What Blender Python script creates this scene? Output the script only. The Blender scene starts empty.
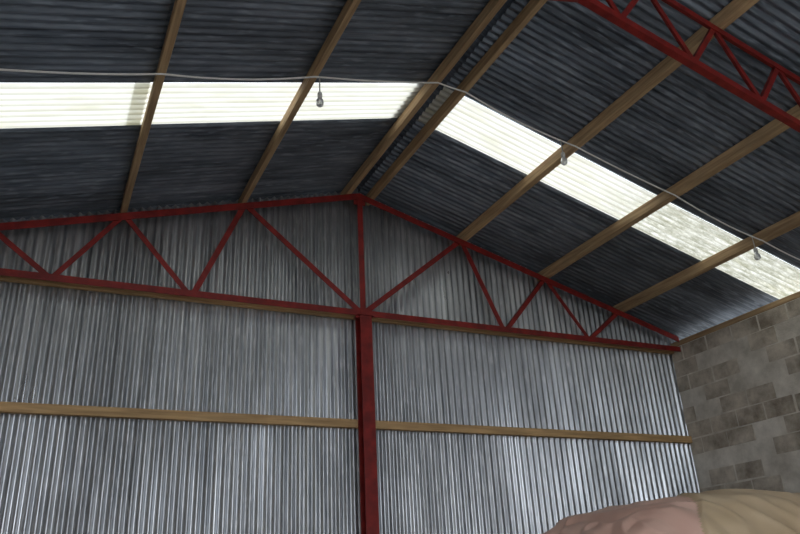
import bpy, bmesh, math, random
import numpy as np
from mathutils import Matrix, Vector, noise
random.seed(4)
H=1.6                       # eye height above floor
SL=0.2836; ZA=4.7168+H; ZB=3.0753+H; ZG=1.7716+H
K=0.12                      # purlin depth: roof sheet above chord plane
PX=[-4.0619,-2.797,-1.4868,1.4872,2.7839,4.0619]
PITCH=0.654/8; Y1,Y2=-1.5908,-2.2448
WP=.09
YF=-10.0; YW=0.17; XE=5.6; XW=5.10
zr=lambda x: ZA-SL*abs(x)
scn=bpy.context.scene
def link(o):
    bpy.context.collection.objects.link(o); return o
def mesh_obj(name,verts,faces,mats,parent=None,smooth=False,midx=None):
    me=bpy.data.meshes.new(name); me.from_pydata([tuple(map(float,v)) for v in verts],[],[tuple(map(int,f)) for f in faces]); me.update()
    for m in (mats if isinstance(mats,(list,tuple)) else [mats]): me.materials.append(m)
    if smooth: me.polygons.foreach_set("use_smooth",[True]*len(me.polygons))
    if midx is not None: me.polygons.foreach_set("material_index",midx)
    o=link(bpy.data.objects.new(name,me))
    if parent: o.parent=parent
    return o
def empty(name):
    return link(bpy.data.objects.new(name,None))
# ---------- materials
def new_mat(name):
    m=bpy.data.materials.new(name); m.use_nodes=True; nt=m.node_tree
    return m,nt,nt.nodes["Principled BSDF"]
def N(nt,t,**kw):
    n=nt.nodes.new(t)
    for k,v in kw.items():
        if k.startswith("i_"): n.inputs[k[2:].replace("_"," ")].default_value=v
        else: setattr(n,k,v)
    return n
def ramp(nt,stops):
    n=nt.nodes.new("ShaderNodeValToRGB"); e=n.color_ramp.elements
    while len(e)<len(stops): e.new(.5)
    for k,(p,c) in enumerate(stops):
        e[k].position=p; e[k].color=(*c,1) if len(c)==3 else c
    return n
def coords(nt,scale):
    tc=nt.nodes.new("ShaderNodeTexCoord"); mp=nt.nodes.new("ShaderNodeMapping"); mp.inputs["Scale"].default_value=scale
    nt.links.new(tc.outputs["Object"],mp.inputs["Vector"]); return mp.outputs[0]
def mixc(nt,fac,a,b,mode="MIX"):
    n=nt.nodes.new("ShaderNodeMix"); n.data_type='RGBA'; n.blend_type=mode
    for s,v in ((0,fac),(6,a),(7,b)):
        if isinstance(v,bpy.types.NodeSocket): nt.links.new(v,n.inputs[s])
        elif v is not None: n.inputs[s].default_value=v if s==0 else (*v,1)
    return n.outputs[2]
def galv(name,streak,patch,fleck,dark,light,rough=.38,metal=.75,fl=.5,plo=.6):
    m,nt,b=new_mat(name)
    n1=N(nt,"ShaderNodeTexNoise",i_Scale=1.,i_Detail=3.,i_Roughness=.6); nt.links.new(coords(nt,streak),n1.inputs["Vector"])
    n2=N(nt,"ShaderNodeTexNoise",i_Scale=1.,i_Detail=4.,i_Roughness=.6); nt.links.new(coords(nt,patch),n2.inputs["Vector"])
    n3=N(nt,"ShaderNodeTexNoise",i_Scale=1.,i_Detail=2.,i_Roughness=.5); nt.links.new(coords(nt,fleck),n3.inputs["Vector"])
    mid=tuple((a+c)/2 for a,c in zip(dark,light))
    r1=ramp(nt,[(.3,dark),(.5,mid),(.7,light)]); nt.links.new(n1.outputs[0],r1.inputs[0])
    r2=ramp(nt,[(.35,(plo,)*3),(.62,(1.12,1.12,1.12))]); nt.links.new(n2.outputs[0],r2.inputs[0])
    c=mixc(nt,1.,r1.outputs[0],r2.outputs[0],"MULTIPLY")
    r3=ramp(nt,[(.54,(0,0,0)),(.68,(1,1,1))]); nt.links.new(n3.outputs[0],r3.inputs[0])
    ml=N(nt,"ShaderNodeMath",operation='MULTIPLY'); nt.links.new(r3.outputs[0],ml.inputs[0]); ml.inputs[1].default_value=fl
    c=mixc(nt,ml.outputs[0],c,tuple(min(1,x*1.4) for x in light))
    at=N(nt,"ShaderNodeAttribute",attribute_name="tint"); 
    c=mixc(nt,1.,c,at.outputs["Color"],"MULTIPLY")
    nt.links.new(c,b.inputs["Base Color"]); b.inputs["Metallic"].default_value=metal
    r4=ramp(nt,[(.3,(rough+.12,)*3),(.7,(rough-.06,)*3)]); nt.links.new(n2.outputs[0],r4.inputs[0]); nt.links.new(r4.outputs[0],b.inputs["Roughness"])
    return m
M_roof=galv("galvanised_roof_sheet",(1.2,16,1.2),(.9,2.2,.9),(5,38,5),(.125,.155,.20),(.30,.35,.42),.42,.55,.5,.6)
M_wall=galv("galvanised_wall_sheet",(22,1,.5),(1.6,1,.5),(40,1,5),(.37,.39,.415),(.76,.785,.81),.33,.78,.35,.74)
def wood(name,axis,a,b_):
    m,nt,b=new_mat(name)
    sc=[28,28,28]; sc[axis]=1.6
    n=N(nt,"ShaderNodeTexNoise",i_Scale=1.,i_Detail=5.,i_Roughness=.6,i_Distortion=.4); nt.links.new(coords(nt,sc),n.inputs["Vector"])
    n2=N(nt,"ShaderNodeTexNoise",i_Scale=.9,i_Detail=3.); nt.links.new(coords(nt,(1,1,1)),n2.inputs["Vector"])
    r=ramp(nt,[(.3,a),(.7,b_)]); nt.links.new(n.outputs[0],r.inputs[0])
    r2=ramp(nt,[(.3,(.7,.7,.7)),(.7,(1.15,1.1,1.05))]); nt.links.new(n2.outputs[0],r2.inputs[0])
    nt.links.new(mixc(nt,1.,r.outputs[0],r2.outputs[0],"MULTIPLY"),b.inputs["Base Color"])
    b.inputs["Roughness"].default_value=.75; return m
M_woodY=wood("sawn_timber_purlin",1,(.34,.22,.12),(.66,.48,.28))
M_woodX=wood("sawn_timber_rail",0,(.42,.26,.12),(.72,.49,.25))
def red():
    m,nt,b=new_mat("red_oxide_paint")
    n=N(nt,"ShaderNodeTexNoise",i_Scale=9.,i_Detail=4.); nt.links.new(coords(nt,(1,1,1)),n.inputs["Vector"])
    r=ramp(nt,[(.3,(.15,.014,.013)),(.7,(.29,.024,.02))]); nt.links.new(n.outputs[0],r.inputs[0])
    nt.links.new(r.outputs[0],b.inputs["Base Color"]); b.inputs["Roughness"].default_value=.45; b.inputs["Specular IOR Level"].default_value=.3; return m
M_red=red()
def skyl():
    m,nt,b=new_mat("translucent_sheet")
    out=nt.nodes["Material Output"]
    n=N(nt,"ShaderNodeTexNoise",i_Scale=1.,i_Detail=3.,i_Roughness=.6); nt.links.new(coords(nt,(2,14,2)),n.inputs["Vector"])
    r=ramp(nt,[(.3,(.80,.79,.66)),(.55,(.92,.92,.86))]); nt.links.new(n.outputs[0],r.inputs[0])
    tc=N(nt,"ShaderNodeTexCoord"); sx=N(nt,"ShaderNodeSeparateXYZ"); nt.links.new(tc.outputs["Object"],sx.inputs[0])
    # rib shading painted into the colour: darker in the corrugation valleys
    wv=N(nt,"ShaderNodeMath",operation='MULTIPLY'); nt.links.new(sx.outputs[1],wv.inputs[0]); wv.inputs[1].default_value=2*math.pi/PITCH
    ad=N(nt,"ShaderNodeMath",operation='ADD'); nt.links.new(wv.outputs[0],ad.inputs[0]); ad.inputs[1].default_value=-2*math.pi*Y2/PITCH
    cs=N(nt,"ShaderNodeMath",operation='COSINE'); nt.links.new(ad.outputs[0],cs.inputs[0])
    m2=N(nt,"ShaderNodeMapRange"); nt.links.new(cs.outputs[0],m2.inputs[0]); m2.inputs[1].default_value=-1; m2.inputs[2].default_value=0; m2.inputs[3].default_value=.6; m2.inputs[4].default_value=0
    c0=mixc(nt,m2.outputs[0],r.outputs[0],(.60,.58,.46))
    mr=N(nt,"ShaderNodeMapRange"); nt.links.new(sx.outputs[0],mr.inputs[0]); mr.inputs[1].default_value=2.3; mr.inputs[2].default_value=3.2; mr.inputs[3].default_value=0.05; mr.inputs[4].default_value=.8
    n2=N(nt,"ShaderNodeTexNoise",i_Scale=1.,i_Detail=5.,i_Roughness=.8); nt.links.new(coords(nt,(5,18,5)),n2.inputs["Vector"])
    r2=ramp(nt,[(.38,(0,0,0)),(.6,(1,1,1))]); nt.links.new(n2.outputs[0],r2.inputs[0])
    mm=N(nt,"ShaderNodeMath",operation='MULTIPLY'); nt.links.new(mr.outputs[0],mm.inputs[0]); nt.links.new(r2.outputs[0],mm.inputs[1])
    c=mixc(nt,mm.outputs[0],c0,(.33,.33,.23))
    t=N(nt,"ShaderNodeBsdfTranslucent"); nt.links.new(c,t.inputs[0])
    d=N(nt,"ShaderNodeBsdfDiffuse"); nt.links.new(c,d.inputs[0])
    mx=N(nt,"ShaderNodeMixShader"); mx.inputs[0].default_value=.56
    nt.links.new(t.outputs[0],mx.inputs[1]); nt.links.new(d.outputs[0],mx.inputs[2]); nt.links.new(mx.outputs[0],out.inputs[0])
    return m
M_sky=skyl()
def rough_mat(name,a,c,scale,bump=.3,bs=40.,rough=.9,det=6.):
    m,nt,b=new_mat(name)
    v=coords(nt,(1,1,1))
    n=N(nt,"ShaderNodeTexNoise",i_Scale=scale,i_Detail=det,i_Roughness=.65); nt.links.new(v,n.inputs["Vector"])
    r=ramp(nt,[(.32,a),(.66,c)]); nt.links.new(n.outputs[0],r.inputs[0]); nt.links.new(r.outputs[0],b.inputs["Base Color"])
    n2=N(nt,"ShaderNodeTexNoise",i_Scale=bs,i_Detail=4.); nt.links.new(v,n2.inputs["Vector"])
    bp=N(nt,"ShaderNodeBump"); bp.inputs["Strength"].default_value=bump; bp.inputs["Distance"].default_value=.01
    nt.links.new(n2.outputs[0],bp.inputs["Height"]); nt.links.new(bp.outputs[0],b.inputs["Normal"])
    b.inputs["Roughness"].default_value=rough; return m
M_block=rough_mat("concrete_block",(.26,.215,.17),(.68,.61,.52),3.2,1.,26.)
M_mortar=rough_mat("mortar",(.50,.46,.40),(.84,.79,.72),2.8,.6)
M_floor=rough_mat("concrete_floor",(.26,.25,.235),(.38,.37,.35),1.5,.2)
M_ground=rough_mat("yard_gravel",(.30,.29,.27),(.42,.40,.37),3.,.4)
M_tarpP=rough_mat("pink_tarpaulin",(.74,.45,.36),(.84,.57,.47),2.,.05,12.,.4,2.)
M_tarpT=rough_mat("tan_tarpaulin",(.56,.41,.25),(.68,.52,.34),2.,.05,12.,.4,2.)
M_cable=new_mat("white_cable")[0]; M_cable.node_tree.nodes["Principled BSDF"].inputs["Base Color"].default_value=(.9,.9,.88,1)
M_dark=new_mat("bulb_holder_plastic")[0]; M_dark.node_tree.nodes["Principled BSDF"].inputs["Base Color"].default_value=(.6,.6,.58,1)
M_glass,nt,b=new_mat("bulb_glass"); b.inputs["Base Color"].default_value=(.9,.92,.92,1); b.inputs["Roughness"].default_value=.15; b.inputs["Transmission Weight"].default_value=.45; b.inputs["IOR"].default_value=1.3

# ---------- helpers
def box(bm,x0,x1,y0,y1,z0,z1,mat=None):
    vs=[bm.verts.new(v) for v in ((x0,y0,z0),(x1,y0,z0),(x1,y1,z0),(x0,y1,z0),(x0,y0,z1),(x1,y0,z1),(x1,y1,z1),(x0,y1,z1))]
    fs=[bm.faces.new([vs[i] for i in f]) for f in ((0,3,2,1),(4,5,6,7),(0,1,5,4),(1,2,6,5),(2,3,7,6),(3,0,4,7))]
    if mat is not None:
        for f in fs: f.material_index=mat
def prism(bm,a,b,profile,up=Vector((0,1,0))):
    a=Vector(a); b=Vector(b); d=(b-a).normalized(); t=(up-d*up.dot(d)).normalized(); s=t.cross(d)
    A=[bm.verts.new(a+s*p[0]+t*p[1]) for p in profile]; B=[bm.verts.new(b+s*p[0]+t*p[1]) for p in profile]
    n=len(profile)
    for i in range(n): bm.faces.new((A[i],A[(i+1)%n],B[(i+1)%n],B[i]))
    bm.faces.new(A[::-1]); bm.faces.new(B)
def bm_obj(name,bm,mats,parent=None,bevel=0):
    bmesh.ops.recalc_face_normals(bm,faces=bm.faces)
    me=bpy.data.meshes.new(name); bm.to_mesh(me); bm.free()
    for m in (mats if isinstance(mats,(list,tuple)) else [mats]): me.materials.append(m)
    o=link(bpy.data.objects.new(name,me))
    if parent: o.parent=parent
    if bevel:
        md=o.modifiers.new("bevel","BEVEL"); md.width=bevel; md.segments=2; md.limit_method='ANGLE'
    return o
def add_tint(o,vals):
    me=o.data; at=me.attributes.new("tint",'FLOAT_COLOR','POINT')
    at.data.foreach_set("color",np.array([[v,v,v*1.01,1] for v in vals]).ravel())
def Lsec(w,t):
    return [(0,0),(w,0),(w,t),(t,t),(t,w),(0,w)]

# ---------- corrugated sheets
AMP=.0115
def roof_field(name,mat,sgn,ya,yb,splits,parent=None,ext=(0,0)):
    verts=[];faces=[];tint=[]
    sheetw=PITCH*8
    k0=math.floor((ya-Y2)/sheetw+1e-6); k1=math.ceil((yb-Y2)/sheetw-1e-6)
    for k in range(k0,k1):
        a=max(ya,Y2+k*sheetw); b_=min(yb,Y2+(k+1)*sheetw)
        if b_-a<1e-4: continue
        b_=b_+PITCH*.75     # side lap over the next sheet
        for si in range(len(splits)-1):
            xa,xb=splits[si],splits[si+1]
            if si<len(splits)-2: xb+=.12
            lift=(len(splits)-2-si)*.006
            tn=random.uniform(.78,1.14)
            n=max(2,int(round((b_-a)/PITCH*10)))
            base=len(verts); m=5
            wob=random.uniform(-.001,.001)
            for i in range(n+1):
                y=a+(b_-a)*i/n; u=(y-a)/sheetw
                dz=AMP*math.cos(2*math.pi*(y-Y2)/PITCH)+u*.0035+lift
                for j in range(m+1):
                    x=xa+(xb-xa)*j/m
                    z=zr(x)+K+.013+dz+wob*math.sin(j*1.7+k)
                    verts.append((sgn*x,y,z)); tint.append(tn)
            for i in range(n):
                for j in range(m):
                    q=base+i*(m+1)+j; f=(q,q+1,q+m+2,q+m+1); faces.append(f if sgn<0 else f[::-1])
    o=mesh_obj(name,verts,faces,mat,parent,True); add_tint(o,tint); return o
roof=empty("roof")
for sgn,s in ((-1,"left"),(1,"right")):
    sp=[.06,2.85,XE]
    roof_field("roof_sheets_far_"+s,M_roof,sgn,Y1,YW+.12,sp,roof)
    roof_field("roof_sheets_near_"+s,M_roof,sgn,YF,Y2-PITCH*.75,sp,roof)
    roof_field("rooflight_"+s,M_sky,sgn,Y2,Y1-PITCH*.5,sp,roof)
# ridge cap
bm=bmesh.new(); pr=[(-.26,-.0),(-.05,.045),(0,.07),(.05,.045),(.26,0)]
A=[];B=[]
for s,t in pr:
    z=ZA+K+.04+t-(SL*.26 if abs(s)>.2 else 0)
    A.append(bm.verts.new((s,YF,z)));B.append(bm.verts.new((s,YW+.16,z)))
for i in range(4): bm.faces.new((A[i],A[i+1],B[i+1],B[i]))
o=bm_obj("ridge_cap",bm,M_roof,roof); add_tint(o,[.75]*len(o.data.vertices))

# gable wall sheets
def wall_rows(name,y,parent,rows,x0,x1):
    verts=[];faces=[];tint=[]; sw=WP*8
    nk=int(math.ceil((x1-x0)/sw))
    for (za,zb_,lift,tb) in rows:
        for k in range(nk):
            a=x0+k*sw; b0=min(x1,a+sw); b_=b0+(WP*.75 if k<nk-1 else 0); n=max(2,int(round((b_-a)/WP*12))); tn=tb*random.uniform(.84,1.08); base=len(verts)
            for i in range(n+1):
                x=a+(b_-a)*i/n; dy=-AMP*1.15*math.cos(2*math.pi*(x-x0)/WP)-(i/n)*.004-lift
                top=min(zb_,zr(x)+K+.03+max(0,.09-.6*max(0,abs(x)-.04))) if zb_>90 else zb_
                for j in range(4):
                    verts.append((x,y+dy,za+(top-za)*j/3)); tint.append(tn)
            for i in range(n):
                for j in range(3):
                    q=base+i*4+j; faces.append((q,q+4,q+5,q+1))
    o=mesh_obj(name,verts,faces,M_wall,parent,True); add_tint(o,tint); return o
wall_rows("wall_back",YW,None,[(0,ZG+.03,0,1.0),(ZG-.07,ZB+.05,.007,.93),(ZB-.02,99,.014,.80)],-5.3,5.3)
wall_rows("wall_front_light_block",YF+.03,None,[(0,99,0,.9)],1.9,5.3)  # unseen partial wall behind camera, added to cut light on the right corner

# ---------- side walls : concrete blockwork
def blockwall(name,xf,sgn,ztop):
    bm=bmesh.new(); y0,y1=YF+.4,YW-.02
    nc=int(round(ztop/.225)); ch=ztop/nc; j=.02
    for c in range(nc):
        y=y1-(0 if c%2 else .225)
        z=c*ch
        if c%2==0: segs=[(y1-.21,y1)]
        else: segs=[]
        while y>y0+.05:
            segs.append((max(y0,y-.430),y)); y-=.45
        for a,b_ in segs:
            d=random.uniform(-.010,.010)
            xa=xf+sgn*d; xb=xf+sgn*.2
            box(bm,min(xa,xb),max(xa,xb),a+random.uniform(0,.008),b_-random.uniform(0,.008),z+j/2+random.uniform(-.005,.005),z+ch-j/2+random.uniform(-.005,.005),0)
    a,b_=xf+sgn*.005,xf+sgn*.19
    box(bm,min(a,b_),max(a,b_),y0,y1,0,ztop-.003,1)
    return bm_obj(name,bm,[M_block,M_mortar])
blockwall("wall_right",XW,1,3.14+H)
blockwall("wall_left",-XW,-1,3.14+H)
for sgn in(-1,1):
    bm=bmesh.new(); box(bm,min(sgn*XW,sgn*(XW+.1)),max(sgn*XW,sgn*(XW+.1)),YF+.4,YW-.03,3.14+H,3.215+H)
    bm_obj("wall_plate_timber",bm,M_woodY,None,.004)

# floor and yard
bm=bmesh.new(); box(bm,-5.3,5.3,YF,YW+.05,-.15,0); bm_obj("floor",bm,M_floor)
bm=bmesh.new(); box(bm,-60,60,-90,60,-.4,-.16); bm_obj("yard_ground",bm,M_ground)

# ---------- purlins
def purlin(x,w,bow=0):
    bm=bmesh.new(); n=14; secs=[]
    for i in range(n+1):
        y=YF+.1+(YW-.03-YF-.1)*i/n; dx=bow*math.sin(i*.9)
        secs.append([bm.verts.new(p) for p in ((x-w/2+dx,y,zr(x-w/2)),(x+w/2+dx,y,zr(x+w/2)),(x+w/2+dx,y,zr(x+w/2)+K),(x-w/2+dx,y,zr(x-w/2)+K))])
    for i in range(n):
        for k in range(4): bm.faces.new((secs[i][k],secs[i][(k+1)%4],secs[i+1][(k+1)%4],secs[i+1][k]))
    bm.faces.new(secs[0][::-1]); bm.faces.new(secs[-1])
    return bm_obj("roof_purlin",bm,M_woodY,None,.004)
for x in PX: purlin(x+(.03 if x>0 else 0),.066,.004)
purlin(-.15,.08,.002); purlin(.18,.05,.002)

# ---------- gable truss
def angle(bm,a,b,w=.07,t=.009,flip=False):
    prof=[(p[0]-w/2,p[1]) for p in Lsec(w,t)]
    if flip: prof=[(-p[0],p[1]) for p in prof]
    prism(bm,a,b,prof)
T=empty("gable_roof_truss")
bm=bmesh.new()
for s in(-1,1):
    a=Vector((0,-.045,ZA)); b_=Vector((s*5.1,-.045,zr(5.1)))
    vs=[]
    for P in (a,b_):
        vs.append([bm.verts.new(P+Vector((0,y,z))) for y,z in ((0,0),(.09,0),(.09,-.009),(.009,-.009),(.009,-.085),(0,-.085))])
    for i in range(6): bm.faces.new((vs[0][i],vs[0][(i+1)%6],vs[1][(i+1)%6],vs[1][i]))
    bm.faces.new(vs[0]);bm.faces.new(vs[1][::-1])
bm_obj("top_chord",bm,M_red,T)
bm=bmesh.new(); prism(bm,(-5.1,-.045,ZB),(5.1,-.045,ZB),[(-.037,0),(.037,0),(.037,.009),(-.028,.009),(-.028,.07),(-.037,.07)])
bm_obj("bottom_chord",bm,M_red,T)
low=[0,2.03,3.42]; top=[1.43,2.76,4.0]
for s in(-1,1):
    bm=bmesh.new()
    seq=[(.05,ZB+.03),(top[0],zr(top[0])-.06),(low[1]-.04,ZB+.02),(low[1]+.04,ZB+.02),(top[1],zr(top[1])-.06),(low[2]-.03,ZB+.02),(low[2]+.03,ZB+.02),(top[2],zr(top[2])-.06)]
    segs=[(seq[0],seq[1]),((top[0]+.06,zr(top[0])-.07),seq[2]),(seq[3],seq[4]),((top[1]+.06,zr(top[1])-.07),seq[5]),(seq[6],seq[7])]
    for n,(p,q) in enumerate(segs):
        w=.065 if n<2 else .055
        angle(bm,(s*p[0],-.033,p[1]),(s*q[0],-.033,q[1]),w,.008,flip=(s<0))
    bm_obj("web_members_"+("left" if s<0 else "right"),bm,M_red,T)
bm=bmesh.new(); prism(bm,(0,-.05,ZB),(0,-.05,ZA-.01),[(-.035,0),(.035,0),(.035,.009),(.004,.009),(.004,.07),(-.004,.07),(-.004,.009),(-.035,.009)])
bm_obj("king_post",bm,M_red,T)
bm=bmesh.new()
for (x,z,w,h) in [(0,ZB+.0,.18,.13),(0,ZA-.11,.16,.12)]:
    box(bm,x-w/2,x+w/2,-.036,-.028,z-h/2,z+h/2)
bm_obj("gusset_plates",bm,M_red,T)
# column
bm=bmesh.new(); t=.011; cx=.022
box(bm,cx-.075,cx+.075,-.075,-.075+t,0,ZB-.03); box(bm,cx-.075,cx+.075,.065,.065+t,0,ZB-.03); box(bm,cx-.005,cx+.005,-.064,.065,0,ZB-.03)
box(bm,cx-.1,cx+.1,-.09,.078,ZB-.041,ZB-.03)
bm_obj("steel_column",bm,M_red)
# ---------- interior lattice rafter
L=empty("lattice_roof_truss"); YL=-4.43; dz=.60
for s in(-1,1):
    bm=bmesh.new()
    for zz,hh in ((0,-.06),(-dz+.03,-.065)):
        vs=[]
        for X in (0,s*5.05):
            P=Vector((X,YL,zr(X)+zz-.002))
            vs.append([bm.verts.new(P+Vector((0,y,z))) for y,z in ((-.03,0),(.03,0),(.03,-.008),(-.022,-.008),(-.022,hh),(-.03,hh))] if zz==0 else
                      [bm.verts.new(P+Vector((0,y,z))) for y,z in ((-.03,0),(-.022,0),(-.022,hh+.008),(.03,hh+.008),(.03,hh),(-.03,hh))])
        for i in range(6): bm.faces.new((vs[0][i],vs[0][(i+1)%6],vs[1][(i+1)%6],vs[1][i]))
        bm.faces.new(vs[0]);bm.faces.new(vs[1][::-1])
    bm_obj("chords_"+("left" if s<0 else "right"),bm,M_red,L)
    bm=bmesh.new()
    k=0; x=0.02
    while x<4.9:
        xb=min(x+.36,5.0)
        za=zr(x)-.03 if k%2==0 else zr(x)-dz
        zb_=zr(xb)-dz if k%2==0 else zr(xb)-.03
        angle(bm,(s*x,YL-.02,za),(s*xb,YL-.02,zb_),.045,.007,flip=(s<0)); x+=.357;k+=1
    bm_obj("web_members_"+("left" if s<0 else "right"),bm,M_red,L)
for s in(-1,1):
    bm=bmesh.new()
    cx=s*4.98
    box(bm,cx-.08,cx+.08,YL-.075,YL-.064,0,zr(5)-.01);box(bm,cx-.08,cx+.08,YL+.064,YL+.075,0,zr(5)-.01);box(bm,cx-.005,cx+.005,YL-.064,YL+.064,0,zr(5)-.01)
    bm_obj("steel_column",bm,M_red)
# ---------- timber rails on gable
bm=bmesh.new()
box(bm,-5.08,5.08,.08,.147,ZG-.045,ZG+.05); bm_obj("timber_cladding_rail",bm,M_woodX,None,.004)
bm=bmesh.new()
box(bm,-5.08,5.08,.08,.142,ZB-.03,ZB+.06); bm_obj("timber_cladding_rail",bm,M_woodX,None,.004)

# ---------- cable and bulbs
def cy(x):
    return -2.46-.02*max(x,0)-(.10*min(1,-x/1.4)+.025*max(0,-x-1.4) if x<0 else 0)
pts=[]
sup=[-5.0]+PX[:3]+[-.15,.18]+PX[3:]+[5.0]
for a,b_ in zip(sup[:-1],sup[1:]):
    for i in range(8):
        u=i/8; x=a+(b_-a)*u; sag=(.03 if abs(b_-a)>.5 else 0)*4*u*(1-u)
        pts.append((x,cy(x)+.02*math.sin(x*2.1),zr(a)*(1-u)+zr(b_)*u-.008-sag))
cu=bpy.data.curves.new("power_cable","CURVE"); cu.dimensions='3D'; cu.bevel_depth=.0085; sp=cu.splines.new('POLY'); sp.points.add(len(pts)-1)
for p,q in zip(sp.points,pts): p.co=(*q,1)
cu.materials.append(M_cable); link(bpy.data.objects.new("power_cable",cu))
def revolve(prof,seg=20):
    V=[];F=[]
    for r,z in prof:
        for k in range(seg):
            a=2*math.pi*k/seg; V.append((r*math.cos(a),r*math.sin(a),z))
    for i in range(len(prof)-1):
        for k in range(seg):
            F.append((i*seg+k,i*seg+(k+1)%seg,(i+1)*seg+(k+1)%seg,(i+1)*seg+k))
    return V,F
for x,dr in ((-1.44,.06),(1.31,.05),(3.90,.05)):
    e=empty("hanging_light_bulb"); e.location=(x,cy(x)+.02*math.sin(x*2.1),zr(x)-.03)
    V,F=revolve([(.0001,.02),(.006,.02),(.006,-.09-dr),(.018,-.095-dr),(.022,-.11-dr),(.022,-.14-dr),(.0001,-.14-dr)]); mesh_obj("flex_and_holder",V,F,M_dark,e,True)
    V,F=revolve([(r_,z_-dr) for r_,z_ in [(.014,-.138),(.018,-.155),(.030,-.175),(.036,-.20),(.032,-.225),(.020,-.24),(.0001,-.245)]]); mesh_obj("glass_bulb",V,F,M_glass,e,True)

# ---------- tarpaulin covered stack
def tarp():
    bm=bmesh.new(); bmesh.ops.create_cube(bm,size=2.0); bmesh.ops.subdivide_edges(bm,edges=bm.edges,cuts=130,use_grid_fill=True)
    c=Vector((2.80,-2.25,0)); S=Vector((2.15,1.15,.66+H)); n=4.6
    def bd(qx,qy,qz): return -.67+.38*(min(qy,.6)+1)+.02*math.sin(qy*9+qz*7)
    for v in bm.verts:
        p=v.co.copy(); r=(abs(p.x)**n+abs(p.y)**n+abs(p.z)**n)**(-1/n); q=p*r
        zz=max(q.z,0.0)
        P=Vector((q.x*S.x,q.y*S.y,zz*S.z))
        fold=noise.noise(Vector((P.x*1.3+3,P.y*1.3,P.z*.35)))*.06
        fold+=abs(noise.noise(Vector((P.x*2.6+P.z*2.0,P.y*2.6,P.z*1.0+5))))*.08-.03
        fold+=(.5-abs(noise.noise(Vector((P.x*3+P.z*3.5,P.y*3,P.z*1.0+9)))))**3*.22
        hor=Vector((q.x,q.y,0)); 
        if hor.length>0: hor.normalize()
        P+=hor*fold*(1.2-zz*.4)
        P.z+= (fold*.4 if q.z>.5 else 0)
        k=max(0,min(1,(q.x-bd(q.x,q.y,q.z))/.02)); P+=hor*.03*k; P.z+=.025*(q.z>0)*k
        if q.z<=0.0: P.z=0.0
        v.co=P+c
        v.co.x=min(v.co.x,XW-.06)
    bm.faces.ensure_lookup_table()
    for f in bm.faces:
        m=f.calc_center_median()-c
        f.material_index=1 if m.x/S.x>bd(0,m.y/S.y,m.z/S.z) else 0
        f.smooth=True
    return bm_obj("tarpaulin_covered_stack",bm,[M_tarpP,M_tarpT])
tarp()

# ---------- world
w=bpy.data.worlds.new("sky"); scn.world=w; w.use_nodes=True; nt=w.node_tree; bg=nt.nodes["Background"]
tc=N(nt,"ShaderNodeTexCoord"); sx=N(nt,"ShaderNodeSeparateXYZ"); nt.links.new(tc.outputs["Generated"],sx.inputs[0])
r=ramp(nt,[(0.,(.82,.88,.96)),(.5,(.88,.94,1.0)),(1.,(1,1,1))]); nt.links.new(sx.outputs[2],r.inputs[0]); nt.links.new(r.outputs[0],bg.inputs[0])
bg.inputs[1].default_value=2.8
scn.view_settings.view_transform='Standard'
# ---------- camera
def Rv(yaw,pitch,roll):
    cy_,sy=math.cos(yaw),math.sin(yaw)
    f=Vector((sy*math.cos(pitch),cy_*math.cos(pitch),math.sin(pitch))); r=Vector((cy_,-sy,0)); u=r.cross(f)
    c_,s=math.cos(roll),math.sin(roll); return f,r*c_+u*s,-r*s+u*c_
f,r,u=Rv(.4634,.4137,-.0541)
cd=bpy.data.cameras.new("camera"); co=link(bpy.data.objects.new("camera",cd)); cd.lens=738.3*36/800; cd.clip_start=.05
co.matrix_world=Matrix(((r[0],u[0],-f[0],-3.2948),(r[1],u[1],-f[1],-7.6918),(r[2],u[2],-f[2],H),(0,0,0,1)))
scn.camera=co
